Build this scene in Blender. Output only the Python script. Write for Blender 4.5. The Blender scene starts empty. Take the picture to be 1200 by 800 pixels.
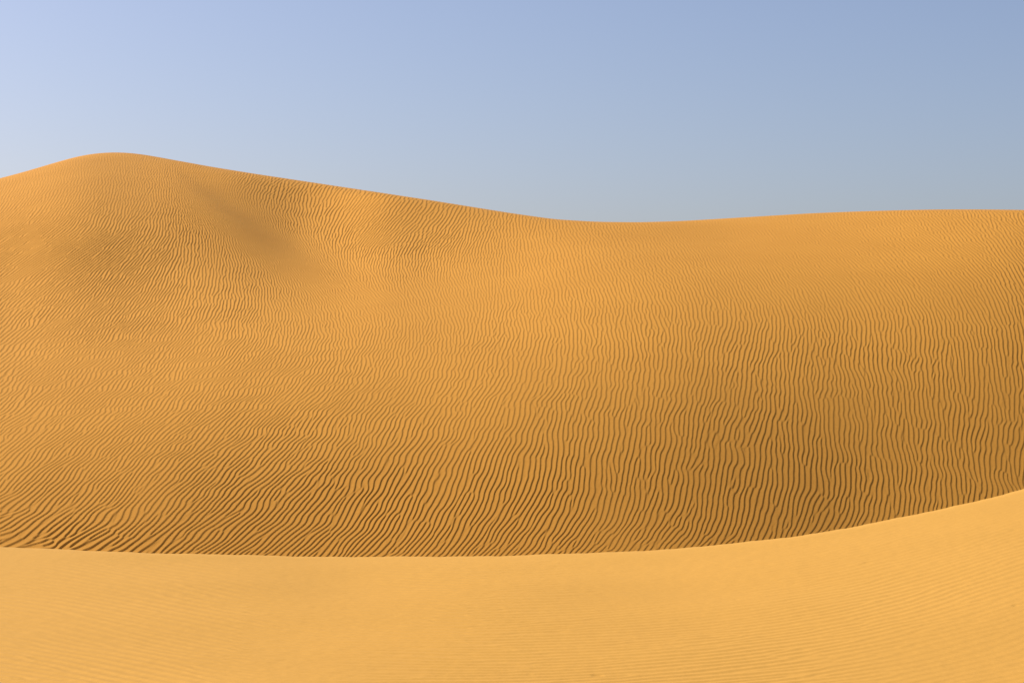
import bpy, math
import numpy as np

# ------------------------------------------------------------------ camera, world, sun, exposure
SC = bpy.context.scene
F, U0, VH = 2239.0, 600.0, 430.0          # focal length, optical axis and horizon, in pixels of a 1200 x 800 frame
cam_data = bpy.data.cameras.new('camera')
cam_data.sensor_width = 36.0
cam_data.lens = 36.0 * F / 1200.0
cam_data.shift_y = (VH - 400.0) / 1200.0
cam_data.clip_start, cam_data.clip_end = 0.5, 20000.0
cam = bpy.data.objects.new('camera', cam_data)
cam.rotation_euler = (math.pi / 2, 0, 0)
SC.collection.objects.link(cam)
SC.camera = cam
CAM_Z = 0.0

SUN_EL, SUN_AZ = 38.0, -65.0              # degrees; azimuth from the view direction, negative = left
wd = bpy.data.worlds.new('World'); SC.world = wd; wd.use_nodes = True
nt = wd.node_tree; nt.nodes.clear()
sky = nt.nodes.new('ShaderNodeTexSky'); sky.sky_type = 'NISHITA'; sky.sun_disc = False
sky.sun_elevation = math.radians(SUN_EL); sky.sun_rotation = math.radians(SUN_AZ)
sky.altitude = 300.0; sky.air_density = 1.0; sky.dust_density = 2.5; sky.ozone_density = 3.0
bg = nt.nodes.new('ShaderNodeBackground'); bg.inputs['Strength'].default_value = 0.089
wo = nt.nodes.new('ShaderNodeOutputWorld')
tint = nt.nodes.new('ShaderNodeMix'); tint.data_type = 'RGBA'; tint.blend_type = 'MULTIPLY'; tint.inputs[0].default_value = 1.0
tint.inputs[7].default_value = (1.06, 0.955, 1.0, 1)          # even colour tint over the whole sky, as a white balance
nt.links.new(sky.outputs[0], tint.inputs[6]); nt.links.new(tint.outputs[2], bg.inputs[0]); nt.links.new(bg.outputs[0], wo.inputs[0])

sl = bpy.data.lights.new('sun', 'SUN'); sl.energy = 4.2; sl.angle = math.radians(0.53); sl.color = (1.0, 0.97, 0.90)
so = bpy.data.objects.new('sun', sl); SC.collection.objects.link(so)
el, az = math.radians(SUN_EL), math.radians(SUN_AZ)
from mathutils import Vector
so.rotation_euler = Vector((math.sin(az) * math.cos(el), math.cos(az) * math.cos(el), math.sin(el))).to_track_quat('Z', 'Y').to_euler()
so.location = (-20, 10, 40)
SC.view_settings.view_transform = 'Standard'; SC.view_settings.look = 'None'
SC.view_settings.exposure = 0.53; SC.view_settings.gamma = 1.0

# ------------------------------------------------------------------ helpers
def sstep(a, b, x):
    t = np.clip((x - a) / (b - a), 0, 1); return t * t * (3 - 2 * t)

def curve(pts, u, smooth=14):
    p = np.array(pts, float); g = np.arange(-700, 1901, 1.0)
    y = np.interp(g, p[:, 0], p[:, 1])
    k = np.exp(-0.5 * (np.arange(-3 * smooth, 3 * smooth + 1) / smooth) ** 2); k /= k.sum()
    y = np.convolve(np.pad(y, 3 * smooth, mode='edge'), k, 'valid')
    return np.interp(u, g, y)

def field(pts, u, v, reg=1e-3, cols=(2,)):
    """smooth surface through scattered survey points (u, v, values...): thin plate spline, evaluated on a
    coarse lattice and resampled"""
    p = np.array(pts, float); n = len(p)
    sc = np.array([1 / 250.0, 1 / 200.0])
    q = p[:, :2] * sc
    def U(d2): return 0.5 * d2 * np.log(d2 + 1e-9)
    K = U(((q[:, None] - q[None]) ** 2).sum(-1)) + reg * np.eye(n)
    P = np.concatenate([np.ones((n, 1)), q], 1)
    A = np.block([[K, P], [P.T, np.zeros((3, 3))]])
    lo, hi = p.min(0), p.max(0)
    uu = np.clip(u, lo[0] - 40, hi[0] + 40); vv = np.clip(v, lo[1] - 15, hi[1] + 20)
    R, C = u.shape; out = []
    ri = np.unique(np.append(np.arange(0, R, 6), R - 1)); ci = np.unique(np.append(np.arange(0, C, 6), C - 1))
    e = np.stack([uu[np.ix_(ri, ci)] * sc[0], vv[np.ix_(ri, ci)] * sc[1]], -1).reshape(-1, 2)
    B = np.concatenate([U(((e[:, None] - q[None]) ** 2).sum(-1)), np.ones((len(e), 1)), e], 1)
    for c in cols:
        w = np.linalg.solve(A, np.concatenate([p[:, c], np.zeros(3)]))
        g = (B @ w).reshape(len(ri), len(ci))
        g = np.clip(g, p[:, c].min() * 0.9 - 1e-9, p[:, c].max() * 1.05)
        g = np.stack([np.interp(np.arange(C), ci, row) for row in g])
        r = np.arange(R); k = np.clip(np.searchsorted(ri, r, 'right') - 1, 0, len(ri) - 2)
        f = ((r - ri[k]) / (ri[k + 1] - ri[k]))[:, None]
        out.append(g[k] * (1 - f) + g[k + 1] * f)
    return out

def integrate_depth(u, v, slope_deg, y0, taper):
    """march up each line of sight column: ground distance Y(row) of a slope with the given gradients"""
    D = F * np.tan(np.radians(slope_deg)) - (VH - v)
    D = np.maximum(D, 40.0)
    Dm = 0.5 * (D[1:] + D[:-1]); vm = 0.5 * (v[1:] + v[:-1])
    g = np.sqrt(np.clip((vm - v[-1:]) / taper, 1e-4, 1.0))
    dl = -(v[1:] - v[:-1]) / (Dm * g)
    L = np.concatenate([np.zeros_like(u[:1]), np.cumsum(dl, 0)], 0)
    return y0 * np.exp(L)

def ripple_phase(X, Y, theta, lam, seed, step, nx, ny, thetas, lams, sr, st):
    """band-limited noise whose wave vector follows theta / lam from place to place;
    returns cos, sin of its phase and its strength. Filters are blended from a bank."""
    rng = np.random.default_rng(seed)
    N = np.fft.fft2(rng.standard_normal((ny, nx)))
    kx = np.fft.fftfreq(nx, step)[None, :].astype(np.float32); ky = np.fft.fftfreq(ny, step)[:, None].astype(np.float32)
    gx = np.mod(X / step, nx); gy = np.mod(Y / step, ny)
    ix = np.floor(gx).astype(np.int64); iy = np.floor(gy).astype(np.int64)
    fx = (gx - ix).astype(np.float32); fy = (gy - iy).astype(np.float32)
    ix %= nx; iy %= ny; jx = (ix + 1) % nx; jy = (iy + 1) % ny
    out = np.zeros(X.shape, np.complex64)
    ta = np.interp(theta, thetas, np.arange(len(thetas))); la = np.interp(np.log(lam), np.log(lams), np.arange(len(lams)))
    for a, th in enumerate(thetas):
        wa = np.clip(1 - np.abs(ta - a), 0, 1)
        if wa.max() <= 0: continue
        for b, lm in enumerate(lams):
            w = wa * np.clip(1 - np.abs(la - b), 0, 1)
            m = w > 0.002
            if m.sum() < 50: continue
            k0 = 1.0 / lm; c, s = math.cos(math.radians(th)), math.sin(math.radians(th))
            kp = kx * c + ky * s; kq = -kx * s + ky * c
            G = np.exp(-((kp - k0) / (sr * k0)) ** 2 / 2 - (kq / (st * k0)) ** 2 / 2)
            z = np.fft.ifft2(N * G).astype(np.complex64)
            z /= np.sqrt(np.mean(np.abs(z) ** 2))
            i, j, i2, j2, p, q = ix[m], iy[m], jx[m], jy[m], fx[m], fy[m]
            val = (z[j, i] * (1 - p) + z[j, i2] * p) * (1 - q) + (z[j2, i] * (1 - p) + z[j2, i2] * p) * q
            out[m] += (w[m] * val).astype(np.complex64)
    r = np.abs(out)
    return np.angle(out), r

def soft_noise(X, Y, seed, sx, sy, step=0.06, n=900):
    """smooth unit-variance noise over the ground with correlation lengths sx, sy (metres)"""
    rng = np.random.default_rng(seed)
    k = np.fft.fftfreq(n, step)
    G = np.exp(-2 * (np.pi * k[None, :] * sx) ** 2 - 2 * (np.pi * k[:, None] * sy) ** 2)
    f = np.fft.ifft2(np.fft.fft2(rng.standard_normal((n, n))) * G).real
    f /= f.std()
    gx, gy = np.mod(X / step, n), np.mod(Y / step, n)
    i = np.floor(gx).astype(np.int64); j = np.floor(gy).astype(np.int64); p = gx - i; q = gy - j
    i %= n; j %= n; i2 = (i + 1) % n; j2 = (j + 1) % n
    return (f[j, i] * (1 - p) + f[j, i2] * p) * (1 - q) + (f[j2, i] * (1 - p) + f[j2, i2] * p) * q

def ripple_profile(phi, lee=0.24):
    """wind ripple section, 0..1: long stoss side, rounded crest, short lee face"""
    n = 512; t = np.arange(n) / n
    h = np.where(t < 1 - lee, (t / (1 - lee)) ** 1.25, 0.5 + 0.5 * np.cos(np.pi * np.clip((t - (1 - lee)) / lee, 0, 1)))
    k = np.exp(-0.5 * (np.arange(-40, 41) / 10.0) ** 2); k /= k.sum()
    h = np.convolve(np.concatenate([h[-40:], h, h[:40]]), k, 'valid')
    h = (h - h.min()) / (h.max() - h.min())
    f = np.mod(phi / (2 * np.pi), 1.0) * n
    i = f.astype(np.int64) % n; fr = f - np.floor(f)
    return h[i] * (1 - fr) + h[(i + 1) % n] * fr

def grid_mesh(name, X, Y, Z, mat, label):
    R, Cn = X.shape
    co = np.stack([X, Y, Z], -1).astype(np.float32).reshape(-1)
    idx = np.arange(R * Cn, dtype=np.int32).reshape(R, Cn)
    q = np.stack([idx[:-1, :-1], idx[:-1, 1:], idx[1:, 1:], idx[1:, :-1]], -1).reshape(-1)
    nf = (R - 1) * (Cn - 1)
    me = bpy.data.meshes.new(name)
    me.vertices.add(R * Cn); me.vertices.foreach_set('co', co)
    me.loops.add(nf * 4); me.loops.foreach_set('vertex_index', q)
    me.polygons.add(nf); me.polygons.foreach_set('loop_start', np.arange(0, nf * 4, 4, dtype=np.int32))
    me.polygons.foreach_set('use_smooth', np.ones(nf, bool))
    me.update(calc_edges=True)
    me.materials.append(mat)
    o = bpy.data.objects.new(name, me); SC.collection.objects.link(o)
    o['kind'] = 'structure'; o['label'] = label
    return o

def sand_material(name, col, col2, grain):
    m = bpy.data.materials.new(name); m.use_nodes = True
    t = m.node_tree; b = t.nodes['Principled BSDF']
    b.inputs['Roughness'].default_value = 0.95
    b.inputs['Specular IOR Level'].default_value = 0.12
    geo = t.nodes.new('ShaderNodeNewGeometry')
    n1 = t.nodes.new('ShaderNodeTexNoise'); n1.inputs['Scale'].default_value = 0.35; n1.inputs['Detail'].default_value = 6
    n2 = t.nodes.new('ShaderNodeTexNoise'); n2.inputs['Scale'].default_value = grain; n2.inputs['Detail'].default_value = 3
    t.links.new(geo.outputs['Position'], n1.inputs['Vector']); t.links.new(geo.outputs['Position'], n2.inputs['Vector'])
    mx = t.nodes.new('ShaderNodeMix'); mx.data_type = 'RGBA'
    mx.inputs[6].default_value = (*col, 1); mx.inputs[7].default_value = (*col2, 1)
    ad = t.nodes.new('ShaderNodeMath'); ad.operation = 'MULTIPLY_ADD'; ad.inputs[1].default_value = 0.55
    t.links.new(n2.outputs['Fac'], ad.inputs[0])
    sc = t.nodes.new('ShaderNodeMath'); sc.operation = 'MULTIPLY'; sc.inputs[1].default_value = 0.45
    t.links.new(n1.outputs['Fac'], sc.inputs[0]); t.links.new(sc.outputs[0], ad.inputs[2])
    mr = t.nodes.new('ShaderNodeMapRange'); mr.inputs[1].default_value = 0.3; mr.inputs[2].default_value = 0.7
    t.links.new(ad.outputs[0], mr.inputs[0]); t.links.new(mr.outputs[0], mx.inputs[0])
    t.links.new(mx.outputs[2], b.inputs['Base Color'])
    bp = t.nodes.new('ShaderNodeBump'); bp.inputs['Strength'].default_value = 0.25; bp.inputs['Distance'].default_value = 0.004
    t.links.new(n2.outputs['Fac'], bp.inputs['Height']); t.links.new(bp.outputs[0], b.inputs['Normal'])
    return m

SAND_FAR = sand_material('sand_far', (0.48, 0.211, 0.027), (0.54, 0.244, 0.0335), 14.0)
SAND_NEAR = sand_material('sand_near', (0.505, 0.2565, 0.045), (0.575, 0.294, 0.0545), 30.0)

# ------------------------------------------------------------------ the tall rippled dune
RIDGE = [(-700, 330), (-300, 272), (-100, 234), (0, 209), (30, 201), (60, 192), (90, 183.5), (110, 180), (130, 178.5), (150, 179), (170, 181.5), (200, 187),
         (250, 196), (300, 204), (400, 219), (500, 234), (600, 250), (650, 257), (700, 260), (750, 260.5), (800, 259),
         (850, 256), (900, 253), (950, 250), (1000, 248), (1050, 246.5), (1100, 245.5), (1150, 245.5), (1200, 246), (1300, 250), (1500, 265), (1900, 300)]
uc = np.concatenate([np.arange(-420, -120, 12.0), np.arange(-120, -12, 2.4), np.arange(-12, 260, 0.85), np.arange(260, 1212, 0.68), np.arange(1212, 1320, 2.0), np.arange(1320, 1640, 12.0)])
VB = 702.0
NR = 750
ridge = curve(RIDGE, uc, 9)
tt = np.linspace(0, 1, NR)
Vg = VB + (ridge[None, :] - VB) * tt[:, None]
Ug = np.broadcast_to(uc[None, :], Vg.shape).copy()

SLOPE = [  # u, v, gradient in degrees along the line of sight
    (0, 660, 29), (200, 660, 32), (400, 660, 31), (700, 660, 31), (1000, 640, 27), (1200, 620, 28),
    (0, 600, 28.5), (200, 600, 31.5), (400, 600, 31.5), (700, 600, 31.5), (1000, 590, 30), (1200, 560, 30),
    (0, 520, 20), (200, 520, 22), (400, 520, 26), (600, 520, 28.5), (800, 520, 29), (1000, 520, 29.5), (1200, 500, 29.5),
    (0, 440, 14.5), (200, 440, 15.5), (400, 440, 17), (600, 440, 19), (800, 440, 23), (1000, 440, 25.5), (1200, 430, 27),
    (0, 380, 15), (150, 380, 15.5), (300, 380, 14.5), (450, 380, 14), (600, 380, 15), (800, 380, 18.5), (1000, 380, 21), (1200, 370, 23.5),
    (0, 330, 18), (100, 330, 19), (200, 330, 18), (300, 330, 15), (400, 330, 13), (600, 330, 13.5), (800, 330, 15), (1000, 330, 17.5), (1200, 320, 20),
    (0, 285, 20), (100, 285, 22), (190, 285, 20), (280, 290, 17), (350, 290, 15), (420, 322, 13.5), (500, 322, 13.5), (420, 285, 18), (500, 288, 17.5), (600, 295, 15.5), (700, 295, 14), (850, 295, 13), (1000, 290, 14.5), (1200, 290, 17),
    (0, 240, 15), (100, 245, 18), (170, 245, 17), (230, 240, 16), (300, 245, 16.5), (350, 250, 18), (420, 255, 19), (500, 270, 19),
    (60, 210, 14), (120, 200, 13), (180, 205, 13), (240, 212, 14), (420, 232, 17), (560, 258, 17), (700, 272, 13), (850, 270, 12), (1000, 262, 12.5), (1200, 262, 14),
]
slope = field(SLOPE, Ug, Vg, 0.02)[0]
y0 = 37.4 * (1 + 0.055 * np.where(uc < 950, np.clip((uc - 620) / 580.0, 0, 1) ** 2, 0.324 + 1.138 * ((uc - 950) / 580.0)))
Yg = integrate_depth(Ug, Vg, slope, y0[None, :], 9.0)
# a spur runs down to the right from the summit; behind it lies a smooth lee hollow under the ridge wall
uspur = 212 + (Vg - 205) * 1.35
wid = 10 + 0.16 * np.clip(Vg - 200, 0, None)
lee = 0.5 * (1 + np.tanh((Ug - uspur) / wid)) * np.exp(-(np.clip(Ug - uspur, 0, None) / 430.0) ** 2)
Yg = Yg * np.exp(0.0148 * lee * sstep(186, 246, Vg) * sstep(330, 256, Vg))
Xg = (Ug - U0) / F * Yg
Zg = (VH - Vg) / F * Yg

# ripple layout: lean of the crests as surveyed from the camera side (degrees from upright, + leans right), spacing in m, height in m
RIP = [
    (40, 205, 25, .135, .006), (130, 200, 5, .135, .006), (60, 240, 38, .16, .008), (130, 240, 20, .135, .009), (190, 225, -5, .13, .010),
    (20, 285, 58, .20, .012), (100, 280, 52, .16, .0115), (180, 275, 30, .135, .012), (230, 285, 0, .125, .013), (200, 215, -15, .11, .012), (212, 228, -24, .105, .011),
    (242, 234, -38, .095, .003), (270, 250, -42, .09, .003), (297, 268, -44, .09, .003), (330, 290, -50, .08, .004), (226, 246, -30, .10, .013), (252, 264, -34, .10, .013), (350, 300, -50, .09, .007),
    (255, 275, -20, .11, .009), (290, 305, -22, .11, .009),
    (240, 205, 42, .12, .008), (290, 225, 25, .14, .008), (340, 240, 5, .16, .010), (330, 262, -15, .12, .010), (390, 272, 15, .16, .014), (430, 290, 36, .13, .0125),
    (450, 240, 38, .20, .012), (500, 262, 38, .18, .012), (520, 294, 28, .125, .014), (600, 275, 0, .14, .011), (560, 250, 20, .17, .011), (680, 280, -20, .15, .008),
    (380, 325, -48, .10, .010), (450, 345, -42, .11, .009), (540, 345, -25, .11, .007), (320, 330, -18, .11, .010), (620, 330, -15, .125, .008),
    (750, 290, -40, .14, .005), (850, 275, -58, .13, .003), (950, 270, -56, .14, .004), (1050, 265, -52, .15, .006), (1180, 270, -38, .16, .008),
    (800, 330, -30, .13, .007), (900, 310, -50, .13, .005), (1000, 320, -50, .135, .006), (1150, 320, -45, .14, .008),
    (700, 370, -10, .13, .010), (850, 380, 0, .135, .010), (1000, 370, -18, .14, .0095), (1150, 370, -18, .14, .010),
    (30, 340, 46, .17, .013), (130, 340, 42, .13, .014), (230, 340, 18, .13, .013), (330, 380, 12, .115, .009), (450, 390, 12, .115, .009), (570, 390, 15, .125, .011),
    (20, 410, 45, .16, .012), (130, 410, 45, .13, .012), (250, 420, 38, .125, .011), (380, 430, 28, .125, .011), (520, 440, 28, .13, .013),
    (660, 430, 12, .14, .014), (800, 440, 12, .135, .016), (950, 430, 6, .135, .016), (1100, 430, -2, .135, .016), (1200, 430, -6, .135, .016),
    (10, 480, 47, .165, .013), (150, 480, 45, .14, .014), (280, 490, 42, .13, .014), (420, 500, 32, .135, .015), (560, 510, 22, .14, .017),
    (700, 500, 12, .14, .018), (850, 500, 8, .14, .018), (1000, 500, 2, .14, .018), (1150, 500, 0, .14, .018),
    (20, 550, 46, .17, .015), (120, 550, 46, .14, .016), (260, 560, 40, .14, .017), (400, 570, 28, .145, .019), (560, 570, 22, .145, .019),
    (700, 570, 12, .14, .019), (850, 570, 6, .145, .019), (1000, 570, 4, .14, .018), (1150, 550, -2, .14, .018),
    (20, 600, 54, .17, .021), (100, 605, 50, .16, .020), (220, 610, 42, .15, .018), (380, 615, 38, .145, .018), (540, 615, 32, .14, .018), (700, 610, 22, .14, .018), (880, 600, 12, .14, .018),
    (10, 640, 78, .20, .030), (80, 640, 64, .22, .032), (140, 640, 48, .19, .026), (230, 640, 50, .14, .018), (380, 645, 46, .125, .017), (540, 645, 46, .12, .016), (700, 640, 42, .12, .016), (860, 630, 32, .12, .016), (1000, 610, 22, .13, .016),
]
lean = field(RIP, Ug, Vg, 2e-4, (2,))[0]
lam, amp = field(RIP, Ug, Vg, 4e-3, (3, 4))
lam = lam * (0.80 - 0.04 * sstep(380, 260, Vg))
amp = np.maximum(0.68 * amp * (1.0 + 0.85 * sstep(470, 340, Vg) + 0.62 * sstep(620, 250, Ug) * sstep(600, 480, Vg) + 0.9 * sstep(620, 800, Ug) * sstep(350, 310, Vg) - 0.12 * sstep(600, 800, Ug) * sstep(400, 470, Vg) + 0.25 * sstep(520, 580, Vg) * sstep(750, 450, Ug) + 0.45 * sstep(650, 450, Ug) * sstep(350, 290, Vg) + 0.6 * sstep(160, 60, Ug) * sstep(340, 290, Vg)) * (1 + 0.05 * soft_noise(Xg, Yg, 31, 0.35, 0.6)), 0.0004)
Yt, Yi = np.gradient(Yg); Vt, Vi = np.gradient(Vg); Ui = np.gradient(Ug, axis=1)
Yv = Yt / Vt; Yu = (Yi - Yv * Vi) / Ui
a = np.radians(lean); du, dv = np.sin(a), -np.cos(a)
dY = Yu * du + Yv * dv
dX = du * Yg / F + (Ug - U0) / F * dY
theta = np.degrees(np.arctan2(-dX, dY))            # wave vector is at right angles to the crest
theta = np.clip(theta, -80, 36)
k = 9                                              # light blur of the direction field
for ax in (0, 1):
    c = np.cumsum(np.pad(theta, [(k + 1, k) if i == ax else (0, 0) for i in (0, 1)], mode='edge'), axis=ax)
    n = theta.shape[ax]
    theta = (np.take(c, np.arange(2 * k + 1, 2 * k + 1 + n), ax) - np.take(c, np.arange(n), ax)) / (2 * k + 1)
calm = 1 - 0.65 * sstep(440, 310, Vg) + 2.2 * np.exp(-(Ug / 120.0) ** 2 - ((Vg - 632) / 26.0) ** 2)
theta = theta + calm * ((2.0 + 0.8 * sstep(700, 200, Ug)) * soft_noise(Xg, Yg, 21, 0.8, 0.38) + (1.5 + 2.0 * sstep(700, 200, Ug)) * soft_noise(Xg, Yg, 22, 0.2, 0.2))
print('theta', np.percentile(theta, [1, 10, 50, 90, 99]), 'Y', Yg.min(), Yg.max())
THETAS = np.concatenate([np.arange(-88, -40, 12.0), np.arange(-40, 41, 6.0)])
warp = 0.020 * (0.6 + 0.5 * sstep(700, 200, Ug)) * (1 - 0.8 * sstep(480, 320, Vg)) * soft_noise(Xg, Yg, 51, 0.30, 0.12)
phi, strg = ripple_phase(Xg + warp, Yg, theta, lam, 11, 0.0185, 2048, 2048, THETAS, np.array([.062, .076, .093, .113, .14, .18]), 0.13, 0.065)
Hr = (ripple_profile(phi) - 0.4) * amp * np.tanh(9.0 * strg)
crest_fade = sstep(0.2, 2.5, Vg - ridge[None, :])
Zg = Zg + Hr * (0.5 + 0.5 * crest_fade) * sstep(VB, VB - 10, Vg) * sstep(-125, -60, Ug) * sstep(1325, 1260, Ug)

# beyond the ridge the dune rolls over and falls away; at the foot it runs down into the hollow
d = np.concatenate([np.geomspace(0.04, 3, 24), np.linspace(4, 60, 15)])[:, None]
yr, zr = Yg[-1:], (VH - ridge[None, :]) / F * Yg[-1:]
s0 = (VH - ridge[None, :]) / F
zb = zr + s0 * d - 0.06 * d ** 2 / (1 + 0.06 * d)
zb = np.maximum(zb, -9.0 - 0.02 * d)
Yb = yr + d; Xb = (Ug[-1:] - U0) / F * yr + 0 * d
Yf = Yg[:1] - np.array([6.0, 4.0, 2.0])[:, None]
Zf = Zg[:1] - np.array([3.2, 1.9, 0.85])[:, None]
Xf = np.broadcast_to(Xg[:1], Yf.shape)
X = np.concatenate([Xf, Xg, Xb]); Y = np.concatenate([Yf, Yg, Yb]); Z = np.concatenate([Zf, Zg, zb])
side = sstep(-420, -200, uc) * sstep(1640, 1420, uc)
Z = -9.5 + (Z + 9.5) * (0.02 + 0.98 * side[None, :])
grid_mesh('sand_dune', X, Y, Z, SAND_FAR, 'tall orange sand dune covered in wind ripples rising behind the smooth near dune')

# ------------------------------------------------------------------ the low smooth dune in front
CREST = [(-700, 640), (-200, 632), (0, 640), (100, 645), (200, 648), (300, 650.5), (400, 652), (500, 652), (600, 650.5), (700, 647.5), (800, 642),
         (870, 635.5), (940, 627), (1000, 617), (1050, 607.5), (1100, 597), (1150, 585.5), (1200, 573), (1300, 548), (1500, 510), (1900, 470)]
un = np.concatenate([np.arange(-320, -150, 8.0), np.arange(-150, 1350, 2.3), np.arange(1350, 1520, 8.0)])
crest = curve(CREST, un, 10)
wob = np.random.default_rng(8)
crest = crest + sstep(-152, -60, un) * sstep(1352, 1260, un) * sum(a * np.sin(un / w + wob.uniform(0, 6.3)) for a, w in ((0.35, 31.0), (0.22, 13.0), (0.14, 5.5), (0.10, 2.7)))
NN = 330
tn = np.linspace(0, 1, NN)
Vn = 850 + (crest[None, :] - 850) * tn[:, None]
Un = np.broadcast_to(un[None, :], Vn.shape).copy()
NSL = [(0, 820, 0.5), (400, 820, 0.3), (800, 820, 1.2), (1200, 820, 3.2), (0, 720, 0.8), (400, 720, 0.0), (800, 720, 1.5), (1200, 720, 4.0),
       (0, 655, 1.6), (400, 660, 1.2), (800, 660, 2.5), (1200, 620, 5.0), (1000, 650, 3.5)]
sn = field(NSL, Un, Vn, 0.02)[0]
Yn = integrate_depth(Un, Vn, sn, 10.6, 4.0)
Xn = (Un - U0) / F * Yn
Zn = (VH - Vn) / F * Yn
print('near Y', Yn.min(), Yn.max())
NRIP = [(0, 700, 85, .15, .0030), (0, 790, 83, .115, .0030), (150, 760, 77, .125, .0032), (300, 780, 86, .115, .0030), (300, 690, 82, .145, .0026), (480, 690, 87, .145, .0026),
        (600, 780, 91, .115, .0026), (600, 710, 92, .14, .0030), (800, 770, 95, .110, .0022), (900, 690, 98, .115, .0018), (1150, 780, 104, .095, .0013), (1150, 680, 107, .10, .0014),
        (800, 660, 95, .12, .0006), (1100, 612, 108, .10, .0006), (400, 660, 88, .13, .0006), (0, 652, 86, .13, .0006), (1200, 590, 110, .10, .0006)]
ln, lmn, an = field(NRIP, Un, Vn, 2e-3, (2, 3, 4))
an = np.maximum(an * 1.9 * (1 + 0.3 * soft_noise(Xn, Yn, 41, 0.5, 0.7)), 0.0004)
Yt, Yi = np.gradient(Yn); Vt, Vi = np.gradient(Vn); Ui = np.gradient(Un, axis=1)
Yv = Yt / Vt; Yu = (Yi - Yv * Vi) / Ui
a = np.radians(180 - ln); du, dv = -np.sin(a), np.cos(a)
dY = Yu * du + Yv * dv
dX = du * Yn / F + (Un - U0) / F * dY
th = np.degrees(np.arctan2(dX, -dY))
th = np.mod(th + 180, 180) - 180 if np.median(th) > 30 else th     # about -90: crests run across the view
print('near theta', np.percentile(th, [1, 50, 99]))
th = np.clip(th + 2.5 * soft_noise(Xn, Yn, 42, 0.35, 0.5), -135, -45)
ph, st_ = ripple_phase(Xn, Yn, th, lmn, 5, 0.0155, 1000, 1100, np.arange(-135, -44, 7.5), np.array([.085, .10, .12, .145, .175]), 0.13, 0.06)
Zn = Zn + (ripple_profile(ph, 0.38) - 0.4) * an * np.tanh(7.0 * st_) * sstep(-152, -60, Un) * sstep(1352, 1260, Un) * sstep(0, 12, Vn - crest[None, :])
Zn = Zn + sstep(0, 10, Vn - crest[None, :]) * sstep(-152, -60, Un) * sstep(1352, 1260, Un) * (0.0005 * soft_noise(Xn, Yn, 43, 0.03, 0.04, 0.02, 1100) + 0.005 * soft_noise(Xn, Yn, 44, 0.5, 0.4)
        - 0.006 * sstep(3.0, 3.9, soft_noise(Xn, Yn, 45, 0.03, 0.03, 0.02, 1100)))
dd = np.concatenate([np.geomspace(0.02, 0.5, 10), np.linspace(0.8, 9, 18)])[:, None]
yr, zr, s0 = Yn[-1:], (VH - crest[None, :]) / F * Yn[-1:], (VH - crest[None, :]) / F
zb = zr + s0 * dd - 0.5 * dd ** 2 / (1 + dd)
Yb = yr + dd; Xb = (Un[-1:] - U0) / F * yr + 0 * dd
e = np.array([14.0, 9.5, 7.0, 4.0, 1.5])[:, None]                 # the ground carries on under and behind the camera
Yf = Yn[:1] - e; Zf = Zn[:1] - 0.004 * e ** 2; Xf = Xn[:1] * (1 + 0.04 * e)
X = np.concatenate([Xf, Xn, Xb]); Y = np.concatenate([Yf, Yn, Yb]); Z = np.concatenate([Zf, Zn, zb])
grid_mesh('sand_dune', X, Y, Z, SAND_NEAR, 'low smooth golden sand dune in the foreground with a clean curved crest')

# ------------------------------------------------------------------ desert floor to the horizon
r = np.concatenate([np.linspace(-300, 300, 121)])
gx = np.concatenate([-np.geomspace(9000, 330, 30), r, np.geomspace(330, 9000, 30)])
GX, GY = np.meshgrid(gx, gx)
rad = np.hypot(GX, GY - 40)
GZ = -9.6 + sstep(120, 300, rad) * (1.2 * np.sin(GX / 47 + 1.3) * np.sin(GY / 61) + 0.8 * np.sin(GX / 23 + GY / 31)) - 2.0
GZ += 1.9 * sstep(160, 60, rad)
grid_mesh('desert_floor', GX, GY, GZ, SAND_FAR, 'flat sandy desert floor reaching to the horizon behind the dunes')
